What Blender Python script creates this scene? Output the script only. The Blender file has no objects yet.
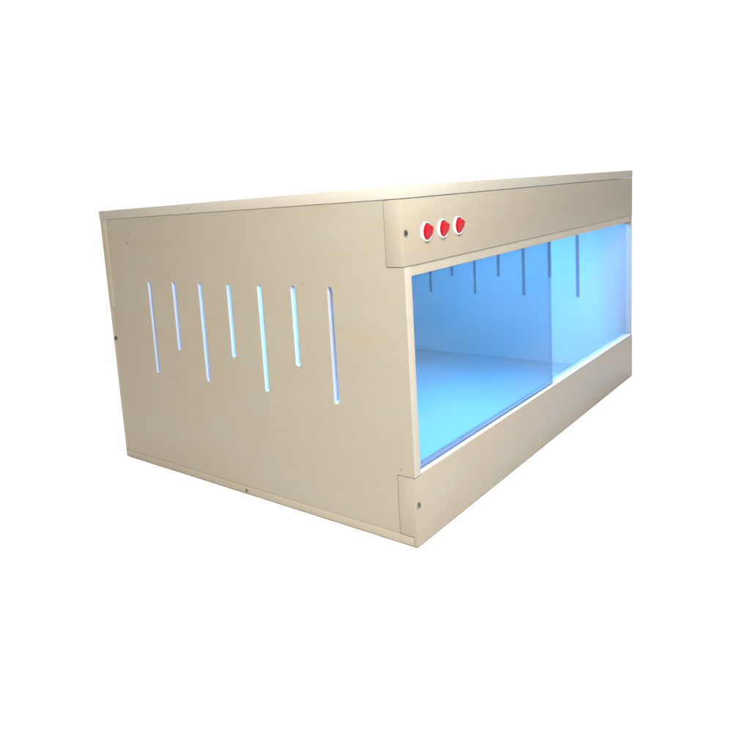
import bpy, bmesh, math, random
from mathutils import Matrix, Vector
random.seed(4)
sc = bpy.context.scene
col = sc.collection

# ---------------------------------------------------------------- measures (metres)
W, D, H = 0.8627, 0.5716, 0.42
TOP = 0.0139          # top board thickness
BOT = 0.0111          # bottom board thickness
TR = 0.0032         # far side board
T = 0.0140            # side board thickness
HZ = 0.3311           # underside of the front header
KZ = 0.0845           # top of the front plinth
FB = 0.0225           # thickness of header and plinth boards
GAP = 0.0006

# ---------------------------------------------------------------- materials
def new_mat(name):
    m = bpy.data.materials.new(name); m.use_nodes = True
    nt = m.node_tree
    return m, nt, nt.nodes['Principled BSDF']

def laminate(name, base, var=0.035, rough=0.42, bump=0.03, coat=0.0, spec=0.16):
    """melamine board: faint cloudy tone, fine fleck and orange-peel bump"""
    m, nt, b = new_mat(name)
    tc = nt.nodes.new('ShaderNodeTexCoord')
    n1 = nt.nodes.new('ShaderNodeTexNoise'); n1.inputs['Scale'].default_value = 7; n1.inputs['Detail'].default_value = 4
    n2 = nt.nodes.new('ShaderNodeTexNoise'); n2.inputs['Scale'].default_value = 420; n2.inputs['Detail'].default_value = 2
    mp = nt.nodes.new('ShaderNodeMapping'); mp.inputs['Scale'].default_value = (1, 1, 3.0)
    nt.links.new(tc.outputs['Object'], mp.inputs['Vector'])
    nt.links.new(mp.outputs['Vector'], n1.inputs['Vector'])
    nt.links.new(tc.outputs['Object'], n2.inputs['Vector'])
    r1 = nt.nodes.new('ShaderNodeValToRGB')
    e = r1.color_ramp.elements
    e[0].position, e[1].position = 0.32, 0.68
    e[0].color = (base[0]*(1+var*.4), base[1]*(1-var), base[2]*(1-var*1.4), 1)
    e[1].color = (base[0]*(1-var*.2), base[1]*(1+var*.6), base[2]*(1+var), 1)
    nt.links.new(n1.outputs['Fac'], r1.inputs['Fac'])
    mx = nt.nodes.new('ShaderNodeMix'); mx.data_type = 'RGBA'; mx.blend_type = 'MULTIPLY'
    mx.inputs['Factor'].default_value = 0.10
    nt.links.new(r1.outputs['Color'], mx.inputs['A']); nt.links.new(n2.outputs['Fac'], mx.inputs['B'])
    nt.links.new(mx.outputs['Result'], b.inputs['Base Color'])
    mr = nt.nodes.new('ShaderNodeMapRange')
    mr.inputs['To Min'].default_value = rough-.06; mr.inputs['To Max'].default_value = rough+.08
    nt.links.new(n1.outputs['Fac'], mr.inputs['Value']); nt.links.new(mr.outputs['Result'], b.inputs['Roughness'])
    bp = nt.nodes.new('ShaderNodeBump'); bp.inputs['Strength'].default_value = bump; bp.inputs['Distance'].default_value = 0.001
    nt.links.new(n2.outputs['Fac'], bp.inputs['Height']); nt.links.new(bp.outputs['Normal'], b.inputs['Normal'])
    b.inputs['Coat Weight'].default_value = coat
    b.inputs['Specular IOR Level'].default_value = spec
    return m

CREAM = (0.306, 0.266, 0.195)
M_board = laminate('cream_melamine', CREAM)
M_board2 = laminate('cream_melamine_base', (0.335, 0.288, 0.21))
M_floor = laminate('melamine_floor_board', (0.315, 0.255, 0.185), var=.06, rough=.36, spec=.5)  # inside floor, more mottled and glossier than the other boards
M_core = laminate('white_board_core', (0.41, 0.43, 0.45), var=.02, rough=.6)
M_edge = laminate('cream_edge_band', (0.375, 0.34, 0.27), var=.03)
M_track = laminate('white_plastic', (0.74, 0.75, 0.76), var=.02, rough=.35)
M_rail = laminate('cream_plastic', (0.36, 0.325, 0.25), var=.02, rough=.38)

def plain(name, c, rough=.4, metal=0.0, **kw):
    m, nt, b = new_mat(name)
    b.inputs['Roughness'].default_value = rough; b.inputs['Metallic'].default_value = metal
    tc = nt.nodes.new('ShaderNodeTexCoord'); n = nt.nodes.new('ShaderNodeTexNoise')
    n.inputs['Scale'].default_value = kw.get('scale', 300)
    nt.links.new(tc.outputs['Object'], n.inputs['Vector'])
    r = nt.nodes.new('ShaderNodeValToRGB')
    r.color_ramp.elements[0].color = (*[x*.85 for x in c], 1); r.color_ramp.elements[1].color = (*[min(1, x*1.045) for x in c], 1)
    nt.links.new(n.outputs['Fac'], r.inputs['Fac']); nt.links.new(r.outputs['Color'], b.inputs['Base Color'])
    if 'spec' in kw: b.inputs['Specular IOR Level'].default_value = kw['spec']
    if 'coat' in kw: b.inputs['Coat Weight'].default_value = kw['coat']
    if 'sss' in kw:
        b.inputs['Subsurface Weight'].default_value = kw['sss']; b.inputs['Subsurface Radius'].default_value = (.004, .001, .001)
    return m
M_bezel = plain('switch_bezel_plastic', (0.56, 0.56, 0.53), .3)
M_red = plain('red_rocker_plastic', (0.36, 0.004, 0.009), .25, spec=.07)
M_screw = plain('dull_screw_steel', (0.20, 0.18, 0.14), .38, .85, scale=900)
M_dark = plain('dark_recess', (0.02, 0.018, 0.014), .8)
M_blocker = plain('dark_slot_blocker', (0.10, 0.07, 0.05), .8, scale=1500)  # for the added strips that keep the far slots dark
M_pin = plain('filled_nail_hole', (0.16, 0.13, 0.09), .7)
M_steel = plain('grey_lamp_housing', (0.5, 0.5, 0.5), .4)

def glass(name, tint, haze=0.0):
    m = bpy.data.materials.new(name); m.use_nodes = True
    nt = m.node_tree; nt.nodes.clear()
    out = nt.nodes.new('ShaderNodeOutputMaterial')
    tr = nt.nodes.new('ShaderNodeBsdfTransparent'); tr.inputs['Color'].default_value = (*tint, 1)
    gl = nt.nodes.new('ShaderNodeBsdfGlossy'); gl.inputs['Roughness'].default_value = .02
    fr = nt.nodes.new('ShaderNodeFresnel'); fr.inputs['IOR'].default_value = 1.045
    geo = nt.nodes.new('ShaderNodeNewGeometry'); ior = nt.nodes.new('ShaderNodeMapRange')   # same reflection from either face of the sheet
    ior.inputs['To Min'].default_value = 1.045; ior.inputs['To Max'].default_value = 1/1.045
    nt.links.new(geo.outputs['Backfacing'], ior.inputs['Value']); nt.links.new(ior.outputs['Result'], fr.inputs['IOR'])
    mx = nt.nodes.new('ShaderNodeMixShader')
    nt.links.new(fr.outputs['Fac'], mx.inputs['Fac'])
    nt.links.new(tr.outputs[0], mx.inputs[1]); nt.links.new(gl.outputs[0], mx.inputs[2])
    last = mx
    if haze:
        df = nt.nodes.new('ShaderNodeBsdfDiffuse'); df.inputs['Color'].default_value = (.75, .78, .85, 1)
        n = nt.nodes.new('ShaderNodeTexNoise'); n.inputs['Scale'].default_value = 6; n.inputs['Detail'].default_value = 5
        tc = nt.nodes.new('ShaderNodeTexCoord'); mp = nt.nodes.new('ShaderNodeMapping')
        mp.inputs['Scale'].default_value = (.5, 1, 4)
        nt.links.new(tc.outputs['Object'], mp.inputs['Vector']); nt.links.new(mp.outputs['Vector'], n.inputs['Vector'])
        mr = nt.nodes.new('ShaderNodeMapRange'); mr.inputs['From Min'].default_value = .4; mr.inputs['From Max'].default_value = .75
        mr.inputs['To Min'].default_value = haze*.35; mr.inputs['To Max'].default_value = haze
        nt.links.new(n.outputs['Fac'], mr.inputs['Value'])
        m2 = nt.nodes.new('ShaderNodeMixShader')
        nt.links.new(mr.outputs['Result'], m2.inputs['Fac'])
        nt.links.new(mx.outputs[0], m2.inputs[1]); nt.links.new(df.outputs[0], m2.inputs[2]); last = m2
    nt.links.new(last.outputs[0], out.inputs['Surface'])
    return m
M_glassL = glass('left_pane_glass', (.66, .70, .78), .075)  # left pane gets a deeper, bluer tint than the right pane
M_glassR = glass('right_pane_glass', (.93, .92, 1.0), .05)

def emitter(name, c, s):
    m, nt, b = new_mat(name)
    b.inputs['Base Color'].default_value = (.8, .8, .8, 1)
    b.inputs['Emission Color'].default_value = (*c, 1); b.inputs['Emission Strength'].default_value = s
    return m
M_led = emitter('blue_led_diffuser', (0.052, 0.35, 0.98), 800)

# ---------------------------------------------------------------- mesh helpers
def link(name, me, mat, parent):
    o = bpy.data.objects.new(name, me); col.objects.link(o)
    if mat: me.materials.append(mat)
    if parent: o.parent = parent
    return o

def bm_box(bm, lo, hi, bev=0.0006, seg=2):
    g = bmesh.ops.create_cube(bm, size=1)
    vs = g['verts']
    for v in vs:
        v.co = Vector([lo[i] + (v.co[i]+.5)*(hi[i]-lo[i]) for i in range(3)])
    if bev:
        es = list({e for v in vs for e in v.link_edges})
        bmesh.ops.bevel(bm, geom=es, offset=bev, segments=seg, affect='EDGES', profile=.5)

def finish(bm, name, mat, parent, smooth=True):
    me = bpy.data.meshes.new(name); bm.to_mesh(me); bm.free()
    o = link(name, me, mat, parent)
    if smooth:
        for p in me.polygons: p.use_smooth = True
        me.set_sharp_from_angle(angle=math.radians(35))
    return o

def box(name, lo, hi, mat, parent, bev=0.0006):
    bm = bmesh.new(); bm_box(bm, lo, hi, bev); return finish(bm, name, mat, parent)

def board(name, outline, holes, t, mat, parent, x0, bev=0.0005):
    """a board in the y-z plane from x0 to x0+t, with slots cut through it"""
    cu = bpy.data.curves.new(name, 'CURVE'); cu.dimensions = '2D'; cu.fill_mode = 'BOTH'
    for pts in [outline] + holes:
        s = cu.splines.new('POLY'); s.points.add(len(pts)-1); s.use_cyclic_u = True
        for p, q in zip(s.points, pts): p.co = (q[0], q[1], 0, 1)
    cu.extrude = t/2 - bev; cu.bevel_depth = bev; cu.bevel_resolution = 1; cu.offset = -bev
    tmp = bpy.data.objects.new('tmp', cu); col.objects.link(tmp)
    dg = bpy.context.evaluated_depsgraph_get(); dg.update()
    me = bpy.data.meshes.new_from_object(tmp.evaluated_get(dg))
    bpy.data.objects.remove(tmp)
    me.name = name; me.materials.clear()
    # local x -> world y, local y -> world z, local z -> world x
    me.transform(Matrix(((0, 0, 1, x0+t/2), (1, 0, 0, 0), (0, 1, 0, 0), (0, 0, 0, 1))))
    o = link(name, me, mat, parent)
    for p in me.polygons: p.use_smooth = True
    me.materials.append(M_core)          # the cut walls of the slots show the white core
    for p in me.polygons:
        c = p.center
        if .08 < c.y < .49 and .15 < c.z < .315 and abs(p.normal.x) < .6 and x0 + bev*1.5 < c.x: p.material_index = 1
    me.set_sharp_from_angle(angle=math.radians(35))
    return o

def lathe(bm, prof, n=48):
    """prof: (radius, height) pairs; axis along -y (height = towards the viewer)"""
    rings = []
    for r, h in prof:
        if r < 1e-6: rings.append([bm.verts.new((0, -h, 0))])
        else: rings.append([bm.verts.new((r*math.cos(2*math.pi*k/n), -h, r*math.sin(2*math.pi*k/n))) for k in range(n)])
    for a, b in zip(rings, rings[1:]):
        for k in range(n):
            k2 = (k+1) % n
            if len(a) == 1 and len(b) == 1: continue
            if len(a) == 1: bm.faces.new((a[0], b[k], b[k2]))
            elif len(b) == 1: bm.faces.new((a[k], a[k2], b[0]))
            else: bm.faces.new((a[k], a[k2], b[k2], b[k]))
    bmesh.ops.recalc_face_normals(bm, faces=bm.faces[:])

# ---------------------------------------------------------------- the vivarium
viv = bpy.data.objects.new('vivarium', None); col.objects.link(viv)
viv.location = (0, 0, 0)
viv['label'] = 'cream melamine reptile vivarium with blue lit sliding glass front and slotted side vents'
viv['category'] = 'vivarium'

# boards
ztop = H - TOP
box('top_panel', (-.0012, -.0010, ztop), (W+.0002, D+.0008, H), M_edge, viv, .0007)
bp_ = box('bottom_panel', (-.0004, .0043, 0), (W+.0002, D+.0002, BOT), M_board2, viv, .0006)
bp_.data.materials.append(M_floor)          # board face inside, lighter banding round the edges
for p in bp_.data.polygons:
    if p.normal.z > .99: p.material_index = 1

def slot(y, z0, z1, w=.0072):
    r = w/2; pts = []
    for k in range(9):
        a = math.pi*k/8; pts.append((y + r*math.cos(a), z1 - r + r*math.sin(a)))
    for k in range(9):
        a = math.pi + math.pi*k/8; pts.append((y + r*math.cos(a), z0 + r + r*math.sin(a)))
    return pts
Y1, DY, ZT, ZL, ZS = 0.4594, 0.0589, 0.3059+.001, 0.1596, 0.2014
holes = [slot(Y1 - i*DY, ZL if i % 2 == 0 else ZS, ZT) for i in range(7)]
RY, RZ = D - .0145, .2610        # notch for the rear rail
side = [(FB+GAP, BOT+.0001), (D-.0062, BOT+.0001), (D-.0062, RZ), (RY, RZ), (RY, ztop-.00015), (FB+GAP, ztop-.00015),
        (FB+GAP, HZ-.0004), (0, HZ-.0004), (0, KZ+GAP), (FB+GAP, KZ+GAP)]
board('side_panel', side, holes, T, M_board, viv, 0.0)
side_b = [(FB+GAP, BOT+.0001)] + side[1:]
board('side_panel', side_b, holes, TR, M_board, viv, W-TR)
# bright edging on the front edge of each side panel, and rear panel / rail
for xx in (0.0,):
    box('edge_band', (xx+.0002, -.0006, KZ+GAP+.0004), (xx+T-.0002, -.00002, HZ-.0008), M_edge, viv, .0002)
box('back_panel', (-.0003, D-.0060, BOT+.0006), (W+.0002, D+.0003, RZ-.0002), M_board2, viv)
box('rear_rail', (-.0006, RY+.0005, RZ+.0001), (W+.0002, D+.0004, ztop+.0004), M_board2, viv)
box('header_panel', (-.0012, -.0006, HZ), (W+.0002, FB, ztop-.0007), M_board, viv, .0009)
bm = bmesh.new()                               # plinth: rebated so its face runs down over the bottom board
prof = [(-.0006, .0002), (.0040, .0002), (.0040, BOT+.0006), (FB, BOT+.0006), (FB, KZ), (-.0006, KZ)]
ra = [bm.verts.new((-.0006, y, z)) for y, z in prof]; rb_ = [bm.verts.new((W+.0002, y, z)) for y, z in prof]
bm.faces.new(ra); bm.faces.new(rb_[::-1])
for k in range(6): bm.faces.new((ra[k], rb_[k], rb_[(k+1) % 6], ra[(k+1) % 6]))
bmesh.ops.recalc_face_normals(bm, faces=bm.faces[:])
bmesh.ops.bevel(bm, geom=bm.edges[:], offset=.0007, segments=2, affect='EDGES', profile=.5)
finish(bm, 'plinth_panel', M_board, viv)

# dark strips added in the far side slots to block the white outside
for i in range(7):
    y = Y1 - i*DY; z0 = ZL if i % 2 == 0 else ZS
    box('slot_blocker', (W-TR+.0009, y-.0033, z0+.0005), (W-TR+.0022, y+.00355, ZT-.0005), M_blocker, viv, 0)

# glass tracks (E profiles) and panes
xa, xb = T+.0004, W-TR-.0003
def track(name, ys, zbase, ztips, lip, mat):
    bm = bmesh.new()
    dz = .0016 if ztips[0] > zbase else -.0016
    lo, hi = sorted((zbase, zbase+dz))
    bm_box(bm, (xa, ys[0], lo), (xb, ys[-1]+lip, hi), .0002, 1)
    for y, ztip in zip(ys, ztips):
        lo, hi = sorted((zbase+dz*.8, ztip))
        bm_box(bm, (xa+.0001, y+.0001, lo), (xb-.0001, y+lip-.0001, hi), .0003, 1)
    return finish(bm, name, mat, viv)
track('lower_glass_track', (.0015, .0078, .0141), KZ+.0003, (KZ+.0046, KZ+.0036, KZ+.0036), .0018, M_track)
track('upper_glass_track', (.0012, .0078, .0141), HZ-.0003, (HZ-.0122,)*3, .0018, M_rail)
box('glass_pane', (xa+.0006, .0040, KZ+.0020), (.4375, .0070, HZ-.0025), M_glassL, viv, 0)
p2 = box('glass_pane', (.4480, .0104, KZ+.0020), (xb-.0002, .0134, HZ-.0025), M_glassR, viv, 0)

# blue lamp under the roof, behind the header
lamp = box('lamp_housing', (.08, .085, ztop-.0050), (W-.15, .145, ztop-.0005), M_steel, viv, .001)
bm = bmesh.new()
lathe(bm, [(0, 0), (.009, .0), (.0105, .002), (.0105, W-.262), (.009, W-.260), (0, W-.260)], 24)
tube = finish(bm, 'lamp_tube', M_led, lamp)
tube.location = (.095, .105, ztop-.0195); tube.rotation_euler = (0, 0, math.pi/2)
box('spill_blocker', (.085, .0865, .3125), (W-.25, .0885, ztop-.0052), M_steel, lamp, .0003)   # unseen plate added to stop the tube's light spilling out the front
for xx in (.0905, W-.1647):
    box('tube_holder', (xx, .093, ztop-.032), (xx+.0042, .117, ztop-.0052), M_track, lamp, .0005)

# rocker switches
def rocker_switch(x, z):
    bm = bmesh.new()
    lathe(bm, [(.0114, -.0002), (.0115, .0010), (.0113, .0021), (.0109, .0028), (.0104, .0030), (.0099, .0027), (.0097, .0018), (.0097, .0004), (0, .0004)])
    bez = finish(bm, 'rocker_switch', M_bezel, viv); bez.location = (x, -.0007, z)
    bm = bmesh.new(); n, R_ = 40, .0086
    def h(px, pz):     # two slanted planes: the upper half stands out, the lower half is pressed in
        t = pz/R_
        return .0030 + (.0036*(t+1)/1.45 if t < .45 else .0036 - .0026*(t-.45)/.55) 
    rings = []
    for rr in (0, .2, .35, .5, .65, .78, .88, .97, 1.0):
        ring = []
        for k in range(n if rr else 1):
            a = 2*math.pi*k/n; px, pz = rr*R_*math.cos(a), rr*R_*math.sin(a)
            drop = 0 if rr < .95 else (.0002 if rr < .99 else .0007)
            ring.append(bm.verts.new((px, -(h(px, pz)-drop), pz)))
        rings.append(ring)
    rings.append([bm.verts.new((v.co.x, -.0006, v.co.z)) for v in rings[-1]])
    for a, b in zip(rings, rings[1:]):
        for k in range(n):
            k2 = (k+1) % n
            if len(a) == 1: bm.faces.new((a[0], b[k], b[k2]))
            else: bm.faces.new((a[k], a[k2], b[k2], b[k]))
    bmesh.ops.recalc_face_normals(bm, faces=bm.faces[:])
    finish(bm, 'rocker', M_red, bez)
for x, z in ((.0487, .3663), (.0868, .3668), (.1255, .3676)):
    rocker_switch(x, z)

# screws: pan heads with a cross recess
def screw(loc, side, r=.0040):
    bm = bmesh.new()
    lathe(bm, [(r, -.0003), (r, .0003), (r*.88, .0007), (r*.5, .0009), (0, .0010)], 28)
    s = finish(bm, 'screw', M_screw, viv)
    bm = bmesh.new()
    for a, b in (((-r*.62, -r*.13)), ((-r*.13, -r*.62))):
        bm_box(bm, (a, -.00125, b), (-a, -.00085 + (.00004 if a < b else 0), -b), 0)
    c = finish(bm, 'cross_recess', M_dark, s, False)
    c.rotation_euler = (0, .5, 0)
    s.location = loc
    s.rotation_euler = (0, 0, -math.pi/2 if side else 0)
    return s
screw((.0056, -.0008, .3677), False)
screw((.0057, -.0008, .0503), False)
screw((-.0006, .2805, .0048), True, .0028)
screw((-.0002, .5652, .2075), True, .0042)

def pin(y, z, r, x=-.0001):
    bm = bmesh.new()
    lathe(bm, [(r, -.0003), (r, .0001), (0, .00015)], 12)
    o = finish(bm, 'nail_hole', M_pin, viv, False); o.location = (x, y, z); o.rotation_euler = (0, 0, -math.pi/2)
pin(.4973, .3815, .0013); pin(.5054, .3659, .0014); pin(.1485, .3091, .0010); pin(.0176, .0925, .0011); pin(.3487, .4131, .0012, -.0013)

# ---------------------------------------------------------------- ground: a white sheet
bm = bmesh.new()
bm_box(bm, (-1.25, -1.25, -.006), (7.0, 7.0, -.0012), .001)
g = finish(bm, 'ground', None, None, False)
m, nt, b = new_mat('white_paper')
n = nt.nodes.new('ShaderNodeTexNoise'); n.inputs['Scale'].default_value = 40
r = nt.nodes.new('ShaderNodeValToRGB'); r.color_ramp.elements[0].color = (.90, .90, .90, 1); r.color_ramp.elements[1].color = (.93, .93, .93, 1)
nt.links.new(n.outputs['Fac'], r.inputs['Fac']); nt.links.new(r.outputs['Color'], b.inputs['Base Color'])
b.inputs['Roughness'].default_value = .9; b.inputs['Specular IOR Level'].default_value = .1
g.data.materials.append(m)
g['kind'] = 'structure'

# ---------------------------------------------------------------- world: white backdrop behind, dimmer room on the viewer's side
w = bpy.data.worlds.new('World'); sc.world = w; w.use_nodes = True
nt = w.node_tree; bg = nt.nodes['Background']
tc = nt.nodes.new('ShaderNodeTexCoord')
dt = nt.nodes.new('ShaderNodeVectorMath'); dt.operation = 'DOT_PRODUCT'; dt.inputs[1].default_value = (.77, .64, 0)
nt.links.new(tc.outputs['Generated'], dt.inputs[0])
mr = nt.nodes.new('ShaderNodeMapRange'); mr.interpolation_type = 'SMOOTHSTEP'
mr.inputs['From Min'].default_value = .08; mr.inputs['From Max'].default_value = .55
mr.inputs['To Min'].default_value = .29; mr.inputs['To Max'].default_value = 1.08
nt.links.new(dt.outputs['Value'], mr.inputs['Value'])
cm = nt.nodes.new('ShaderNodeMix'); cm.data_type = 'RGBA'
cm.inputs['A'].default_value = (1, .90, .75, 1); cm.inputs['B'].default_value = (1, 1, 1, 1)
cr = nt.nodes.new('ShaderNodeMapRange'); cr.interpolation_type = 'SMOOTHSTEP'
cr.inputs['From Min'].default_value = .08; cr.inputs['From Max'].default_value = .55
nt.links.new(dt.outputs['Value'], cr.inputs['Value']); nt.links.new(cr.outputs['Result'], cm.inputs['Factor'])
nt.links.new(cm.outputs['Result'], bg.inputs['Color'])
nt.links.new(mr.outputs['Result'], bg.inputs['Strength'])

# ---------------------------------------------------------------- lamps
def area(name, loc, target, size, power, color, spread=math.pi):
    l = bpy.data.lights.new(name, 'AREA'); l.shape = 'SQUARE'; l.size = size; l.energy = power; l.color = color; l.spread = spread
    o = bpy.data.objects.new(name, l); col.objects.link(o); o.location = loc
    d = Vector(target) - Vector(loc)
    o.rotation_euler = d.to_track_quat('-Z', 'Y').to_euler()
    return o
area('added_ground_fill', (.4, .4, 4.5), (.4, .4, 0), 14, 525, (1, .98, .94), math.radians(24))  # added lamp without a known source, lifts the ground to white
area('key_lamp', (-.46, -.46, .88), (.06, .08, .30), .28, 21.0, (.97, 1, 1.06))

# ---------------------------------------------------------------- camera (solved from the photograph)
cam = bpy.data.cameras.new('camera'); co = bpy.data.objects.new('camera', cam); col.objects.link(co)
co.location = (-.6530, -.4050, .4133)
co.rotation_euler = (math.radians(81.36861), math.radians(4.417446), math.radians(-47.894931))
f, cx, cy = 688.1755, 273.9794, 306.181
cam.sensor_fit = 'HORIZONTAL'; cam.sensor_width = 36; cam.lens = f/750*36
cam.shift_x = (375-cx)/750; cam.shift_y = (cy-375)/750
cam.clip_start = .01; cam.clip_end = 100
sc.camera = co

sc.render.engine = 'CYCLES'
sc.cycles.use_denoising = True
sc.cycles.max_bounces = 10; sc.cycles.diffuse_bounces = 6; sc.cycles.transparent_max_bounces = 12
sc.cycles.sample_clamp_indirect = 8
sc.view_settings.view_transform = 'Standard'; sc.view_settings.look = 'None'
sc.view_settings.exposure = 0; sc.view_settings.gamma = 1
